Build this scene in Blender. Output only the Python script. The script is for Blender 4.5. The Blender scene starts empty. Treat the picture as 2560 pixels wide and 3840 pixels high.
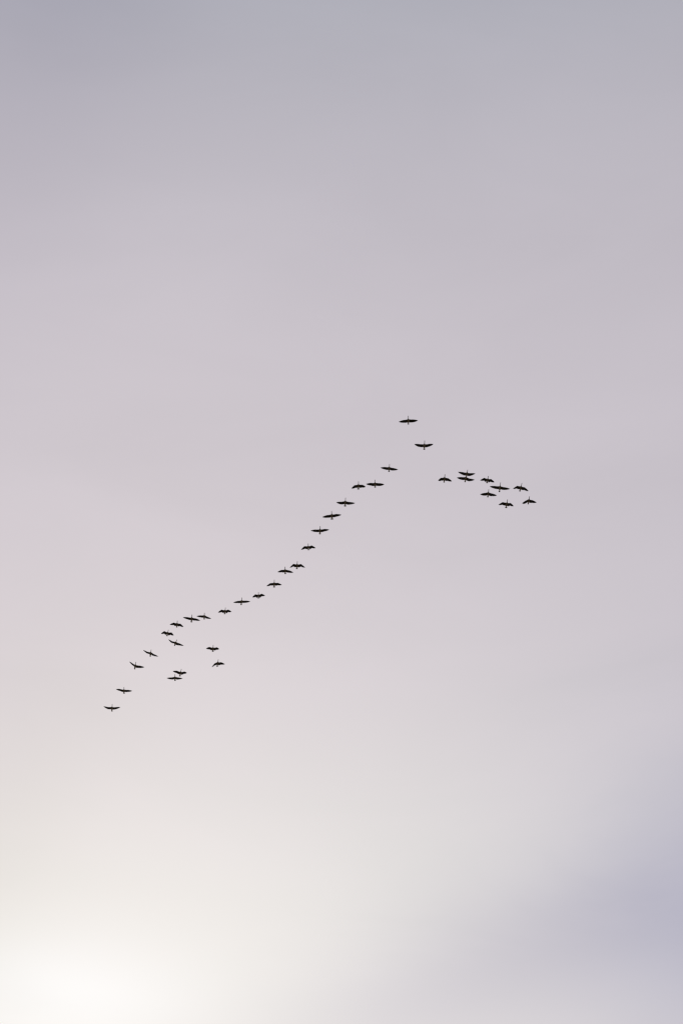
import bpy, math, random
from mathutils import Vector, Matrix, noise

# ------------------------------------------------------------------ camera
SC = bpy.context.scene
COL = SC.collection
FOCAL, SENSOR, PITCH = 85.0, 36.0, math.radians(47.9)     # telephoto, tilted up at the sky
EYE = Vector((0.0, 0.0, 1.6))
cam_data = bpy.data.cameras.new('camera')
cam = bpy.data.objects.new('camera', cam_data)
COL.objects.link(cam)
cam.location = EYE
cam.rotation_euler = (math.radians(90) + PITCH, 0, 0)
cam_data.lens = FOCAL
cam_data.sensor_width = SENSOR
cam_data.clip_start = 0.1
cam_data.clip_end = 60000.0
SC.camera = cam

# ------------------------------------------------------------------ sky
SUN_DIR = Vector((-0.10527, 0.80200, 0.58798)).normalized()   # low to the left, behind the veil of cloud
SUN_ELEV = math.asin(SUN_DIR.z)
SUN_AZ = math.atan2(SUN_DIR.x, SUN_DIR.y)                  # clockwise from +Y

world = bpy.data.worlds.new('World')
SC.world = world
world.use_nodes = True
wt = world.node_tree
wt.nodes.clear()


def N(tree, kind, **kw):
    n = tree.nodes.new(kind)
    for k, v in kw.items():
        setattr(n, k, v)
    return n


def math_node(tree, op, a, b=None, clamp=False):
    n = N(tree, 'ShaderNodeMath', operation=op, use_clamp=clamp)
    for i, v in enumerate((a, b)):
        if v is None:
            continue
        if isinstance(v, (int, float)):
            n.inputs[i].default_value = v
        else:
            tree.links.new(v, n.inputs[i])
    return n.outputs[0]


def dot_node(tree, a, vec):
    n = N(tree, 'ShaderNodeVectorMath', operation='DOT_PRODUCT')
    tree.links.new(a, n.inputs[0])
    n.inputs[1].default_value = vec
    return n.outputs['Value']


coord = N(wt, 'ShaderNodeTexCoord').outputs['Generated']   # direction of view in the sky
norm = N(wt, 'ShaderNodeVectorMath', operation='NORMALIZE')
wt.links.new(coord, norm.inputs[0])
ray_dir = norm.outputs[0]
nishita = N(wt, 'ShaderNodeTexSky', sky_type='NISHITA', sun_disc=False)
nishita.sun_elevation = SUN_ELEV
nishita.sun_rotation = SUN_AZ
clear = N(wt, 'ShaderNodeBackground')
clear.inputs['Strength'].default_value = 0.05
through = N(wt, 'ShaderNodeVectorMath', operation='SCALE')   # what the cloud lets through of the clear sky
through.inputs['Scale'].default_value = 0.4
wt.links.new(nishita.outputs[0], through.inputs[0])
wt.links.new(through.outputs[0], clear.inputs['Color'])

# wispy variation of the cloud veil over the whole sky
cloud = N(wt, 'ShaderNodeTexNoise', noise_dimensions='3D')
cloud.inputs['Scale'].default_value = 10.0
cloud.inputs['Detail'].default_value = 6.0
cloud.inputs['Roughness'].default_value = 0.5
cloud.inputs['Distortion'].default_value = 0.6
stretch = N(wt, 'ShaderNodeMapping')
stretch.inputs['Scale'].default_value = (0.7, 1.0, 2.4)
stretch.inputs['Rotation'].default_value = (0.0, math.radians(-28), 0.0)
stretch.inputs['Location'].default_value = (2.3, 0.4, 1.1)
wt.links.new(ray_dir, stretch.inputs[0])
wt.links.new(stretch.outputs[0], cloud.inputs['Vector'])
cloud_v = math_node(wt, 'SUBTRACT', cloud.outputs['Fac'], 0.5)

# soft-edged lobes added to the sky colour, each about a direction in the sky, their edges wavering


def sky_lobe(centre, tilt, half_long, half_wide, waver=0.45):
    c = Vector(centre).normalized()
    across = c.cross(Vector((0, 0, 1))).normalized()
    upward = across.cross(c)
    ca, sa = math.cos(tilt), math.sin(tilt)
    u = math_node(wt, 'DIVIDE', dot_node(wt, ray_dir, across * ca + upward * sa), math.radians(half_long))
    v = math_node(wt, 'DIVIDE', dot_node(wt, ray_dir, upward * ca - across * sa), math.radians(half_wide))
    u = math_node(wt, 'ADD', u, math_node(wt, 'MULTIPLY', cloud_v, waver * 0.7))
    v = math_node(wt, 'ADD', v, math_node(wt, 'MULTIPLY', cloud_v, waver))
    g = math_node(wt, 'EXPONENT', math_node(wt, 'MULTIPLY', math_node(
        wt, 'ADD', math_node(wt, 'MULTIPLY', u, u), math_node(wt, 'MULTIPLY', v, v)), -1.0))
    return math_node(wt, 'MULTIPLY', g, math_node(wt, 'GREATER_THAN', dot_node(wt, ray_dir, c), 0.0))


glow = sky_lobe(SUN_DIR, 0.27, 13.8, 5.42)                       # forward scattering round the hidden sun
core = sky_lobe((-0.11179, 0.79736, 0.59306), 0.05, 3.3, 1.35, 0.9)
gap = sky_lobe((0.15661, 0.77269, 0.61516), 1.54, 3.92, 3.48, 0.8)    # thin places where the blue behind shows
wisp = sky_lobe((0.06337, 0.79294, 0.60600), 0.28, 5.73, 1.62, 1.0)
vignette = sky_lobe((-0.11256, 0.47204, 0.87436), -0.13, 3.31, 8.37)  # lens falloff at upper left, darkened into the sky colour
left_lobe = sky_lobe((-0.14332, 0.76006, 0.63385), -0.26, 2.01, 4.98)  # slightly darker lobe, lower down at the left edge

# overhead the veil is denser and passes less light
sep = N(wt, 'ShaderNodeSeparateXYZ')
wt.links.new(ray_dir, sep.inputs[0])
el = math_node(wt, 'DIVIDE', math_node(wt, 'SUBTRACT', sep.outputs['Z'], 0.752), 0.14)
el = math_node(wt, 'POWER', math_node(wt, 'MINIMUM', math_node(wt, 'MAXIMUM', el, 0.0), 0.90), 2.685)



def scaled(colour, fac):
    n = N(wt, 'ShaderNodeVectorMath', operation='SCALE')
    n.inputs[0].default_value = colour
    wt.links.new(fac, n.inputs['Scale'])
    return n.outputs[0]


def vadd(p, q):
    n = N(wt, 'ShaderNodeVectorMath', operation='ADD')
    for i, x in enumerate((p, q)):
        if isinstance(x, tuple):
            n.inputs[i].default_value = x
        else:
            wt.links.new(x, n.inputs[i])
    return n.outputs[0]


vc = vadd((0.4754, 0.4311, 0.4572), scaled((-0.185, -0.124, -0.112), el))
vc = vadd(vc, scaled((0.064, 0.113, 0.068), glow))
vc = vadd(vc, scaled((0.080, 0.092, 0.118), core))
vc = vadd(vc, scaled((-0.136, -0.116, -0.066), gap))
vc = vadd(vc, scaled((-0.1146, -0.1140, -0.0791), wisp))
vc = vadd(vc, scaled((-0.056, -0.056, -0.047), vignette))
vc = vadd(vc, scaled((-0.0330, -0.0260, -0.0380), left_lobe))
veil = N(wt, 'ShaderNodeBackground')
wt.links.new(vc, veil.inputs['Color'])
wt.links.new(math_node(wt, 'ADD', 1.0, math_node(wt, 'MULTIPLY', cloud_v, 0.16)), veil.inputs['Strength'])
both = N(wt, 'ShaderNodeAddShader')
wt.links.new(clear.outputs[0], both.inputs[0])
wt.links.new(veil.outputs[0], both.inputs[1])
wout = N(wt, 'ShaderNodeOutputWorld')
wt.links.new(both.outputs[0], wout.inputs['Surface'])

# ------------------------------------------------------------------ sun through thin cloud
sun_data = bpy.data.lights.new('sun', 'SUN')
sun_data.energy = 1.2
sun_data.angle = math.radians(12)
sun_data.color = (1.0, 0.94, 0.86)
sun = bpy.data.objects.new('sun', sun_data)
COL.objects.link(sun)
sun.rotation_euler = SUN_DIR.to_track_quat('Z', 'Y').to_euler()

# ------------------------------------------------------------------ exposure
SC.view_settings.view_transform = 'Standard'
SC.view_settings.look = 'None'
SC.view_settings.exposure = 0.0
SC.view_settings.gamma = 1.0
SC.view_settings.use_curve_mapping = False
SC.cycles.filter_width = 1.3          # a crisp lens


# ------------------------------------------------------------------ materials
def new_mat(name, rough=0.75):
    m = bpy.data.materials.new(name)
    m.use_nodes = True
    b = m.node_tree.nodes['Principled BSDF']
    b.inputs['Roughness'].default_value = rough
    b.inputs['Specular IOR Level'].default_value = 0.2
    return m, m.node_tree, b


def noise_ramp(t, scale, stops, detail=5.0, vec='Object', stretch_v=None):
    tc = N(t, 'ShaderNodeTexCoord')
    src = tc.outputs[vec]
    if stretch_v:
        mp = N(t, 'ShaderNodeMapping')
        mp.inputs['Scale'].default_value = stretch_v
        t.links.new(src, mp.inputs[0])
        src = mp.outputs[0]
    nz = N(t, 'ShaderNodeTexNoise')
    nz.inputs['Scale'].default_value = scale
    nz.inputs['Detail'].default_value = detail
    t.links.new(src, nz.inputs['Vector'])
    r = N(t, 'ShaderNodeValToRGB')
    for i, (p, c) in enumerate(stops):
        e = r.color_ramp.elements[i] if i < 2 else r.color_ramp.elements.new(p)
        e.position = p
        e.color = (*c, 1)
    t.links.new(nz.outputs['Fac'], r.inputs[0])
    return r.outputs[0], nz.outputs['Fac']


M = {}
# plumage of head, neck, trunk and inner wing: colour bands follow the bird itself
m, t, b = new_mat('goose_plumage', 0.8)
at = N(t, 'ShaderNodeAttribute', attribute_name='along')      # 0 bill ... 1 tail tip
wing_at = N(t, 'ShaderNodeAttribute', attribute_name='wing')  # 0 trunk ... 1 wing
mott, fac = noise_ramp(t, 30.0, [(0.35, (0.75, 0.75, 0.75)), (0.65, (1.2, 1.2, 1.2))], 4.0, 'Object', (1, 2.6, 1))
s_w = math_node(t, 'ADD', at.outputs['Fac'], math_node(t, 'MULTIPLY', math_node(t, 'SUBTRACT', fac, 0.5), 0.03))
r = N(t, 'ShaderNodeValToRGB')
BANDS = [(0.00, (0.018, 0.015, 0.013)), (0.29, (0.020, 0.017, 0.015)), (0.37, (0.095, 0.078, 0.060)),
         (0.45, (0.150, 0.120, 0.088)), (0.64, (0.130, 0.102, 0.074)), (0.735, (0.17, 0.14, 0.105)),
         (0.775, (0.78, 0.76, 0.72)), (1.00, (0.80, 0.78, 0.74))]
for i, (p, c) in enumerate(BANDS):
    e = r.color_ramp.elements[i] if i < 2 else r.color_ramp.elements.new(p)
    e.position = p
    e.color = (*c, 1)
t.links.new(s_w, r.inputs[0])
mx = N(t, 'ShaderNodeMix', data_type='RGBA', blend_type='MULTIPLY')
mx.inputs['Factor'].default_value = 1.0
t.links.new(r.outputs[0], mx.inputs['A'])
t.links.new(mott, mx.inputs['B'])
wing_col, _ = noise_ramp(t, 26.0, [(0.35, (0.011, 0.008, 0.008)), (0.65, (0.022, 0.016, 0.014))], 4.0, 'Object', (2.2, 1, 1))
mw = N(t, 'ShaderNodeMix', data_type='RGBA')
t.links.new(wing_at.outputs['Fac'], mw.inputs['Factor'])
t.links.new(mx.outputs['Result'], mw.inputs['A'])
t.links.new(wing_col, mw.inputs['B'])
t.links.new(mw.outputs['Result'], b.inputs['Base Color'])
M['plumage'] = m

m, t, b = new_mat('flight_feather', 0.7)
c, _ = noise_ramp(t, 40.0, [(0.3, (0.009, 0.007, 0.006)), (0.7, (0.016, 0.012, 0.011))], 3.0)
t.links.new(c, b.inputs['Base Color'])
M['flight'] = m
m, t, b = new_mat('tail_feather', 0.7)
c, _ = noise_ramp(t, 40.0, [(0.3, (0.008, 0.007, 0.007)), (0.7, (0.016, 0.013, 0.012))], 3.0)
t.links.new(c, b.inputs['Base Color'])
M['tail'] = m
m, t, b = new_mat('bill_horn', 0.45)
c, _ = noise_ramp(t, 60.0, [(0.3, (0.012, 0.011, 0.010)), (0.7, (0.024, 0.021, 0.019))], 2.0)
t.links.new(c, b.inputs['Base Color'])
M['bill'] = m

m, t, b = new_mat('eye_dark', 0.15)
c, _ = noise_ramp(t, 200.0, [(0.3, (0.010, 0.007, 0.005)), (0.7, (0.016, 0.011, 0.008))], 1.0)
t.links.new(c, b.inputs['Base Color'])
M['eye'] = m

m, t, b = new_mat('winter_field', 0.95)
c, fac = noise_ramp(t, 0.02, [(0.35, (0.16, 0.14, 0.09)), (0.5, (0.24, 0.21, 0.14)), (0.7, (0.13, 0.14, 0.07))], 8.0)
t.links.new(c, b.inputs['Base Color'])
M['ground'] = m


# ------------------------------------------------------------------ helpers
def mesh_obj(name, verts, faces, mat, parent=None, smooth=True, attrs=None):
    me = bpy.data.meshes.new(name)
    me.from_pydata([tuple(p) for p in verts], [], faces)
    me.materials.append(mat)
    if attrs:
        for k, vals in attrs.items():
            a = me.attributes.new(k, 'FLOAT', 'POINT')
            a.data.foreach_set('value', vals)
    if smooth:
        for p in me.polygons:
            p.use_smooth = True
    me.update()
    o = bpy.data.objects.new(name, me)
    COL.objects.link(o)
    if parent:
        o.parent = parent
    return o


# ------------------------------------------------------------------ ground (wide open field under the flock)
GS, GN = 30000.0, 40
gv, gf = [], []
for j in range(GN + 1):
    for i in range(GN + 1):
        fx, fy = (i / GN * 2 - 1), (j / GN * 2 - 1)
        x, y = GS * fx * abs(fx) ** 1.5, GS * fy * abs(fy) ** 1.5
        h = 0.0 if math.hypot(x, y) < 60 else 2.5 * (noise.noise(Vector((x / 400, y / 400, 0))) - 0.4)
        gv.append((x, y, h))
for j in range(GN):
    for i in range(GN):
        a = j * (GN + 1) + i
        gf.append((a, a + 1, a + GN + 2, a + GN + 1))
ground = mesh_obj('ground', gv, gf, M['ground'])
ground['kind'] = 'structure'

# ------------------------------------------------------------------ geese
# where the flock flies: a level formation about 160 m up, coming over the photographer
FLOCK_HEIGHT = 159.0
ARM, HAND = 0.315, 0.475           # shoulder to wrist, wrist to wing tip, metres
FPX = FOCAL / SENSOR * 3840.0
CF = Vector((0, math.cos(PITCH), math.sin(PITCH)))
CU = Vector((0, -math.sin(PITCH), math.cos(PITCH)))
CR = Vector((1, 0, 0))
UP = Vector((0, 0, 1))


def sight(p):
    return (CF + CR * ((p[0] - 1280.0) / FPX) + CU * ((1920.0 - p[1]) / FPX)).normalized()


def at_height(p, h):
    d = sight(p)
    return EYE + d * ((h - EYE.z) / d.z)


# trunk stations: along, half width, half height, height of the axis
TRUNK = [(.050, .011, .013, .010), (.060, .020, .025, .013), (.080, .0255, .031, .016), (.105, .0260, .031, .015),
         (.130, .0245, .027, .009), (.160, .0235, .024, .002), (.220, .0235, .024, -.002), (.280, .0265, .028, -.004),
         (.325, .032, .034, -.006), (.370, .049, .055, -.008), (.415, .067, .078, -.010), (.465, .080, .094, -.012),
         (.525, .085, .102, -.014), (.595, .084, .100, -.014), (.665, .077, .090, -.010), (.735, .065, .073, -.004),
         (.790, .055, .055, .000), (.835, .046, .038, .003), (.870, .034, .024, .006), (.900, .018, .012, .009)]
R0, R1 = 10, 15                    # the wing grows out of the trunk between these stations
SEG = 16
CHORD = [0.0, 0.10, 0.28, 0.52, 0.78, 1.0]
TOPP = [0.15, 0.75, 1.0, 0.80, 0.42, 0.10]
BOTP = [0.15, 0.40, 0.30, 0.16, 0.10, 0.08]


def lerp(a, b, t):
    return a + (b - a) * t


def bez(a, c, b, t):
    return a * (1 - t) ** 2 + c * (2 * t * (1 - t)) + b * t * t


def blade(V, F, base, end, width, nrm, bend, lift, thick=0.0016):
    """one feather: a cambered vane along a curved shaft, tapering at both ends"""
    ax = end - base
    ln = ax.length
    ax.normalize()
    side = nrm.cross(ax).normalized()
    prof = [(0.0, .45), (.12, .85), (.35, 1.0), (.62, 1.0), (.82, .95), (.94, .84), (1.0, .50)]
    k = len(V)
    for s, w in prof:
        c = base + ax * (ln * s) + side * (bend * ln * s * (1 - s)) + nrm * (lift + 0.02 * ln * s * (1 - s))
        V.append(c + side * (w * width * .42))
        V.append(c + nrm * thick)
        V.append(c - side * (w * width * .58) - nrm * thick)
    for i in range(len(prof) - 1):
        a = k + 3 * i
        F.append((a, a + 1, a + 4, a + 3))
        F.append((a + 1, a + 2, a + 5, a + 4))


def solve_limb(base, px, length, fwd, want):
    """the point `length` from base on the line of sight through px whose reach forward is nearest to `want`"""
    d = sight(px)
    w = base - EYE
    tc = w.dot(d)
    h2 = w.length_squared - tc * tc
    disc = length * length - h2
    if disc <= 0:
        return EYE + d * tc
    s = math.sqrt(disc)
    best = None
    for tt in (tc - s, tc + s):
        p = EYE + d * tt
        c = abs((p - base).dot(fwd) - want)
        if best is None or c < best[0]:
            best = (c, p)
    return best[1]


# how far the trailing edge is lifted, degrees, by goose or by one of its wings
TWIST = {3: 6, 5: 4, 17: 4, 20: 5, 25: 10, 29: 10, (29, 1): 17, 33: 7, 34: 10, (34, 1): 16, (35, 1): 16, 36: 6, 37: 4, 26: 6, 23: 8, 21: 4}


def build_goose(spec, seed):
    rnd = random.Random(seed)
    crop, nose, tail, hw, lt, lw, rw, rt, dh, label = spec
    ox, oy, k = crop
    px = lambda p: (ox + p[0] * k, oy + p[1] * k)
    H = FLOCK_HEIGHT + dh
    pn, pt = at_height(px(nose), H), at_height(px(tail), H)
    fwd = pn - pt
    fwd.z = 0
    L = fwd.length
    fwd.normalize()
    right = fwd.cross(UP)                        # the bird's own right
    dist = (pn - EYE).length
    tail_half = hw * k / FPX * dist              # half width of the spread tail, metres
    org = lerp(pn, pt, 0.55)                     # middle of the trunk
    B = Matrix((right, fwd, UP)).transposed().to_4x4()
    B.translation = org
    Binv = B.inverted()

    # wings: the bird's right wing shows on the left, since it flies towards us head up
    limbs = {}
    for side, tip, wrist in ((1, lt, lw), (-1, rt, rw)):
        sh = org + right * (side * .085) + fwd * (L * (.55 - .425)) + UP * .03
        w3 = solve_limb(sh, px(wrist), ARM, fwd, -.10 if (side, 'raised high' in label) == (1, True) else .12)
        t3 = solve_limb(w3, px(tip), HAND, fwd, -.22)
        limbs[side] = [Binv @ sh, Binv @ w3, Binv @ t3]
    roll = 0.6 * math.atan2(limbs[-1][1].z - limbs[1][1].z, limbs[1][1].x - limbs[-1][1].x)
    roll = max(-.5, min(.5, roll))
    RM = Matrix.Rotation(roll, 3, 'Y')

    V, F, along, wing = [], [], [], []
    plump = rnd.uniform(.94, 1.06)
    for s, a, bb, z in TRUNK:
        y = (.55 - s) * L
        for i in range(SEG):
            th = i * 2 * math.pi / SEG
            p = Vector((a * plump * math.cos(th), 0, z + bb * plump * math.sin(th)))
            p = RM @ p
            p.y = y
            V.append(p)
            along.append(s)
            wing.append(0.0)
    nr = len(TRUNK)
    for j in range(nr - 1):
        for i in range(SEG):
            if R0 <= j < R1 and i in (0, SEG // 2 - 1):
                continue                         # openings for the wing roots
            a, b2 = j * SEG + i, j * SEG + (i + 1) % SEG
            F.append((a, b2, b2 + SEG, a + SEG))
    F.append(tuple(reversed(range(SEG))))
    F.append(tuple((nr - 1) * SEG + i for i in range(SEG)))

    feather_sets = []
    for side in (1, -1):
        sh, wr, tp = limbs[side]
        sh = RM @ sh
        tw = math.radians(TWIST.get((seed - 99, side), TWIST.get(seed - 99, 0)))
        back = Vector((0, -math.cos(tw), math.sin(tw)))   # trailing edge lifted by the feathering of the wing
        arm = wr - sh
        hand = tp - wr
        hd = hand.normalized()
        ad = arm.normalized()

        def ortho(v, ax, f):
            return (v - ax * (v.dot(ax) * f)).normalized()
        c_root = ortho(back, ad, .4)
        c_wrist = ortho(back, (ad + hd).normalized(), .45)
        c_hand = ortho(back, hd, .6)
        full_root, full_wrist = .345, .325
        lectl = lerp(wr, tp, .5) + Vector((0, .035, 0))
        te0 = wr + c_wrist * full_wrist
        tectl = wr + hand * .62 + c_hand * .222
        te1 = tp + c_hand * .034 + hd * .010

        def le_arm(a):
            p = lerp(sh, wr, a)
            return p - Vector((0, .018 * 4 * a * (1 - a), 0))

        def chord_arm(a):
            return lerp(c_root, c_wrist, a).normalized() * lerp(full_root, full_wrist, a)

        # loop order: top row front to back, then bottom row back to front
        i_top, i_bot = (1, 0) if side == 1 else (SEG // 2 - 1, SEG // 2)
        loop = [j * SEG + i_top for j in range(R0, R1 + 1)] + [j * SEG + i_bot for j in range(R1, R0 - 1, -1)]
        secs = []
        for a in (.12, .3, .5, .7, .88, 1.0):
            secs.append((le_arm(a), chord_arm(a) * lerp(.80, .58, a), ad, lerp(.040, .020, a), 1.0))
        for h in (.12, .24, .36, .48):
            fr = lerp(.55, .22, h / .48)
            c = lerp(c_wrist * full_wrist, c_hand * .22, h / .48) * fr
            secs.append((bez(wr, lectl, tp, h), c, hd, lerp(.018, .007, h / .48), 1.0))
        for P, c, sp, th, wv in secs:
            n = sp.cross(c.normalized())
            if n.z < 0:
                n = -n
            n.normalize()
            new = []
            for x, tpf in zip(CHORD, TOPP):
                V.append(P + c * x + n * (th * tpf))
                new.append(len(V) - 1)
            for x, bpf in reversed(list(zip(CHORD, BOTP))):
                V.append(P + c * x - n * (th * bpf))
                new.append(len(V) - 1)
            along.extend([.6] * 12)
            wing.extend([wv] * 12)
            m_ = len(loop)
            for i in range(m_):
                q4 = (loop[i], loop[(i + 1) % m_], new[(i + 1) % m_], new[i])
                F.append(q4 if side == -1 else q4[::-1])
            loop = new
        F.append(tuple(loop) if side == -1 else tuple(reversed(loop)))

        # flight feathers
        FV, FF = [], []
        n_arm = ad.cross(chord_arm(.5).normalized())
        n_arm = (n_arm if n_arm.z > 0 else -n_arm).normalized()
        n_hand = hd.cross(c_hand)
        n_hand = (n_hand if n_hand.z > 0 else -n_hand).normalized()
        ns = 15
        for i in range(-3, ns):                  # tertials by the trunk, then secondaries
            a = (i + .2) / ns
            c = chord_arm(a)
            e = le_arm(a) + c * rnd.uniform(.975, 1.015)
            blade(FV, FF, le_arm(a) + c * .35, e, .052, n_arm, 0.0, .0012 * i - .006)
        npr = 10
        for i in range(npr):
            f = i / (npr - 1)
            base = lerp(wr, bez(wr, lectl, tp, .40), f) + lerp(c_wrist * .06, c_hand * .012, f)
            e = bez(te0, tectl, te1, f ** .92) if i < npr - 1 else tp + c_hand * .010 + hd * .004 + hd * (.012 * rnd.uniform(-1, 1)) * (1 - f)
            nn = lerp(n_arm, n_hand, min(1, .3 + f)).normalized()
            blade(FV, FF, base, e, lerp(.068, .046, f), nn, side * lerp(.0, -.10, f), .0012 * i - .004)
        if 'split' in label and ((side == -1 and 'right wing tip' in label)):
            # the outermost primary stands apart from the rest at this tip
            base = bez(wr, lectl, tp, .45)
            blade(FV, FF, base, tp - hd * .01 + c_hand * .085, .03, n_hand, 0.0, -.008)
        if 'notch' in label and side == 1:
            keep = []
            for fi, f4 in enumerate(FF):
                fe = fi // 12
                if fe == ns + 3 + 6 and fi % 12 >= 6:
                    continue                     # a moulted outer half of one primary leaves a notch
                keep.append(f4)
            FF = keep
        feather_sets.append((FV, FF))

    goose = mesh_obj('goose', V, F, M['plumage'], None, True, {'along': along, 'wing': wing})
    goose.matrix_world = B
    goose['label'] = label.split('|')[0]
    goose['category'] = 'goose'
    goose['group'] = 'geese flying in formation'
    sub = goose.modifiers.new('smooth', 'SUBSURF')
    sub.levels = sub.render_levels = 1
    for FV, FF in feather_sets:
        mesh_obj('flight_feathers', FV, FF, M['flight'], goose, True)

    # tail fan, rounded at the end
    TV, TF = [], []
    nt_ = 14
    root_y = (.55 - .865) * L
    ln = .137 * L
    wide = max(.045, tail_half - .012)
    tn = RM @ UP
    for i in range(nt_):
        f = (i / (nt_ - 1)) * 2 - 1
        a = math.radians(78) * f
        base = Vector((f * .026, root_y + .03, .016))
        e = Vector((math.sin(a) * wide, root_y - ln * (.42 + .58 * math.cos(a)), .014))
        base, e = RM @ base, RM @ e
        blade(TV, TF, base, e, .042, tn, 0.0, .0012 * (7 - abs(i - 6.5)) - .004)
    mesh_obj('tail_feathers', TV, TF, M['tail'], goose, True)

    # bill: a short wedge, deep at the face and flat at the nail
    bv, bf = [], []
    for s, a, bb, z in ((.056, .0165, .019, .011), (.040, .0145, .014, .008), (.020, .0125, .008, .004), (.004, .010, .0045, .002), (.0, .004, .0025, .002)):
        for i in range(8):
            th = i * math.pi / 4
            bv.append(Vector((a * math.cos(th), (.55 - s) * L, z + bb * math.sin(th))))
    for j in range(4):
        for i in range(8):
            a, b2 = j * 8 + i, j * 8 + (i + 1) % 8
            bf.append((a, a + 8, b2 + 8, b2))
    bf.append(tuple(range(8)))
    bf.append(tuple(reversed(range(32, 40))))
    mesh_obj('bill', bv, bf, M['bill'], goose, True)

    # eyes on the sides of the head
    for sx in (1, -1):
        ev, ef = [], []
        cx, cy, cz, er = sx * .0225 * plump, (.55 - .082) * L, .028, .0065
        for j in range(5):
            ph = math.pi * (j / 4 - .5)
            for i in range(8):
                th = i * math.pi / 4
                ev.append((cx + er * .7 * math.sin(ph) * sx, cy + er * math.cos(ph) * math.cos(th), cz + er * math.cos(ph) * math.sin(th)))
        for j in range(4):
            for i in range(8):
                a, b2 = j * 8 + i, j * 8 + (i + 1) % 8
                ef.append((a, b2, b2 + 8, a + 8) if sx == 1 else (a, a + 8, b2 + 8, b2))
        mesh_obj('eye', ev, ef, M['eye'], goose, True)
    return L, limbs, roll


A = (1400, 1530, 300 / 1568)
Bc = (1620, 1730, 220 / 1568)
Cc = (1780, 1750, 250 / 1568)
D = (1220, 1700, 300 / 1568)
Ec = (1100, 1830, 260 / 1568)
Fc = (960, 1990, 250 / 1568)
G = (800, 2120, 260 / 1568)
Hc = (580, 2260, 240 / 1568)
Ic = (600, 2400, 260 / 1568)
J = (370, 2420, 250 / 1568)
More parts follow.
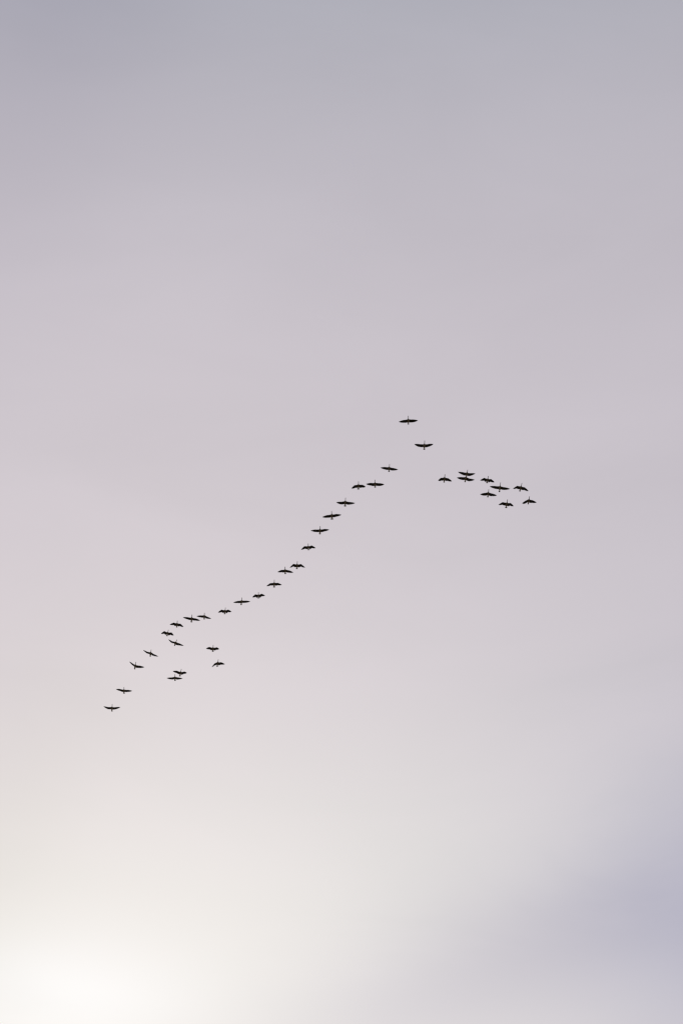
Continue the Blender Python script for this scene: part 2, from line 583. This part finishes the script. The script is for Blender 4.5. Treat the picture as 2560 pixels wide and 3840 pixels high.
# frame, bill tip, tail end, tail half width, then tip and wrist of each wing, height above the flock's level
GEESE = [
    (A, (679, 150), (680, 328), 15, (492, 268), (595, 233), (770, 224), (870, 243), 0.0,
     'leading goose at the very top of the flock, wings stretched level'),
    (A, (1000, 635), (990, 822), 22, (797, 708), (880, 705), (1085, 702), (1172, 708), 0.3,
     'second goose from the top, wings raised in a shallow V'),
    (A, (314, 1097), (300, 1255), 18, (135, 1168), (230, 1156), (385, 1175), (480, 1207), -0.2,
     'third goose from the top, heading the long left line, wings tilted'),
    (A, (1398, 1295), (1378, 1465), 15, (1262, 1418), (1318, 1368), (1460, 1375), (1535, 1435), 0.1,
     'leftmost goose of the small right-hand cluster, wings bent downwards'),
    (Bc, (945, 222), (903, 430), 18, (685, 282), (825, 290), (1030, 315), (1150, 327), -0.9,
     'upper goose of the overlapping pair in the right-hand cluster, wings raised'),
    (Bc, (918, 330), (870, 562), 20, (655, 432), (790, 420), (1000, 460), (1130, 492), 0.9,
     'lower goose of the overlapping pair in the right-hand cluster, wings straight'),
    (Cc, (314, 217), (277, 393), 24, (118, 318), (220, 260), (375, 288), (457, 365), 0.2,
     'small goose with arched wings just right of the overlapping pair'),
    (Cc, (600, 366), (569, 602), 20, (345, 460), (475, 455), (695, 483), (822, 520), -0.4,
     'goose with the widest wings, stretched straight, in the middle of the right-hand cluster'),
    (Cc, (1103, 382), (1048, 588), 21, (892, 515), (992, 448), (1165, 483), (1257, 573), 0.1,
     'goose with arched wings at the upper right end of the right-hand cluster'),
    (Cc, (323, 527), (297, 725), 21, (117, 648), (222, 617), (395, 628), (515, 675), 0.4,
     'goose with nearly level wings at the lower left of the right-hand cluster'),
    (Cc, (766, 765), (726, 977), 28, (551, 893), (652, 831), (833, 851), (907, 927), 0.0,
     'lowest goose of the right-hand cluster, wings arched and tail fanned'),
    (Cc, (1281, 693), (1245, 890), 18, (1105, 860), (1185, 800), (1345, 785), (1447, 843), -0.2,
     'rightmost goose of the whole flock, wings drooping'),
    (D, (647, 548), (643, 712), 25, (507, 684), (570, 623), (722, 614), (787, 655), 0.2,
     'goose with drooping wings, left one of the close pair high in the left line'),
    (D, (967, 515), (971, 675), 20, (793, 600), (890, 578), (1065, 585), (1153, 608), 0.0,
     'goose with level wings, right one of the close pair high in the left line'),
    (Ec, (1178, 215), (1165, 423), 30, (965, 322), (1075, 310), (1265, 315), (1393, 340), -0.3,
     'goose with level wings just below the close pair high in the left line'),
    (Ec, (862, 518), (871, 718), 38, (650, 655), (760, 612), (965, 587), (1083, 605), 0.3,
     'goose with the widest fanned tail, wings tilted up to the right, in the left line'),
    (Ec, (604, 860), (597, 1052), 24, (390, 962), (495, 938), (700, 925), (810, 942), 0.0,
     'goose with a notch in its left wing tip, below the widest fanned tail'),
    (Ec, (333, 1253), (341, 1412), 20, (172, 1393), (250, 1313), (410, 1296), (503, 1357), 0.2,
     'goose with arched wings halfway down the left line, below the notched wing'),
    (Fc, (972, 717), (957, 908), 22, (793, 868), (880, 778), (1055, 782), (1153, 867), -0.4,
     'goose with evenly arched wings, upper right of the pair in mid left line'),
    (Fc, (680, 845), (688, 1025), 22, (503, 970), (600, 921), (780, 933), (875, 982), 0.4,
     'goose with split feathers at its right wing tip, lower left of the mid-line pair'),
    (Fc, (431, 1150), (425, 1340), 27, (245, 1302), (335, 1233), (515, 1226), (607, 1275), 0.0,
     'goose with drooping wings and fanned tail directly below the mid-line pair'),
    (G, (1021, 606), (1019, 752), 28, (880, 720), (950, 652), (1085, 640), (1170, 683), 0.2,
     'small goose with arched wings, just upper right of a level-winged one in the left line'),
    (G, (646, 726), (629, 903), 20, (450, 838), (560, 803), (740, 797), (836, 818), -0.2,
     'goose with straight level wings between two arched-wing geese in the lower left line'),
    (G, (276, 952), (256, 1110), 21, (105, 1062), (187, 1000), (335, 998), (413, 1050), 0.1,
     'small arched-wing goose alone, right of the tilted pair in the lower left line'),
    (Hc, (1221, 245), (1214, 415), 20, (1025, 330), (1130, 310), (1285, 340), (1388, 393), 0.4,
     'right goose of the tilted pair in the lower left line, wings sloping right'),
    (Hc, (917, 288), (901, 488), 26, (692, 357), (815, 355), (1010, 385), (1120, 437), -0.3,
     'left goose of the tilted pair in the lower left line, wings long and straight'),
    (Hc, (560, 437), (542, 612), 18, (370, 533), (475, 487), (635, 514), (708, 593), 0.2,
     'arched-wing goose just left of the tilted pair, with another close below it'),
    (Hc, (341, 662), (301, 825), 23, (157, 755), (240, 695), (415, 727), (470, 800), 0.0,
     'arched-wing goose directly above the steeply banked one in the lower left line'),
    (Hc, (549, 902), (487, 1062), 16, (338, 900), (430, 945), (600, 992), (715, 1055), -0.2,
     'steeply banked goose with narrow tail, inside the bend of the lower left line'),
    (Ic, (1206, 110), (1195, 270), 24, (1040, 190), (1120, 155), (1285, 163), (1341, 203), 0.3,
     'upper of the two geese flying apart on the right below the left line'),
    (Ic, (1321, 435), (1292, 607), 24, (1175, 608), (1235, 528), (1380, 500), (1470, 547), -0.3,
     'lower of the two geese flying apart on the right below the left line'),
    (Ic, (487, 650), (449, 827), 22, (290, 703), (390, 695), (555, 711), (611, 745), 0.7,
     'upper goose of the nearly touching pair inside the lower left line, wings bent'),
    (Ic, (340, 773), (343, 928), 20, (152, 860), (260, 845), (410, 845), (515, 870), -0.6,
     'lower goose of the nearly touching pair inside the lower left line, wings level'),
    (J, (1239, 97), (1214, 268), 20, (1047, 110), (1140, 148), (1295, 203), (1408, 262), 0.2,
     'banked goose fourth from the lower end of the left line'),
    (J, (881, 387), (848, 568), 20, (724, 382), (795, 420), (975, 478), (1080, 514), -0.1,
     'goose third from the lower end of the left line, left wing raised high'),
    (J, (600, 978), (600, 1140), 26, (408, 1030), (510, 1026), (695, 1047), (795, 1072), 0.2,
     'second to last goose at the lower end of the left line, wings level'),
    (J, (323, 1380), (315, 1560), 22, (118, 1435), (215, 1450), (410, 1452), (517, 1455), 0.0,
     'last and lowest goose of the flock, at the bottom left, wings slightly raised'),
]
for gi, spec in enumerate(GEESE):
    build_goose(spec, 100 + gi)
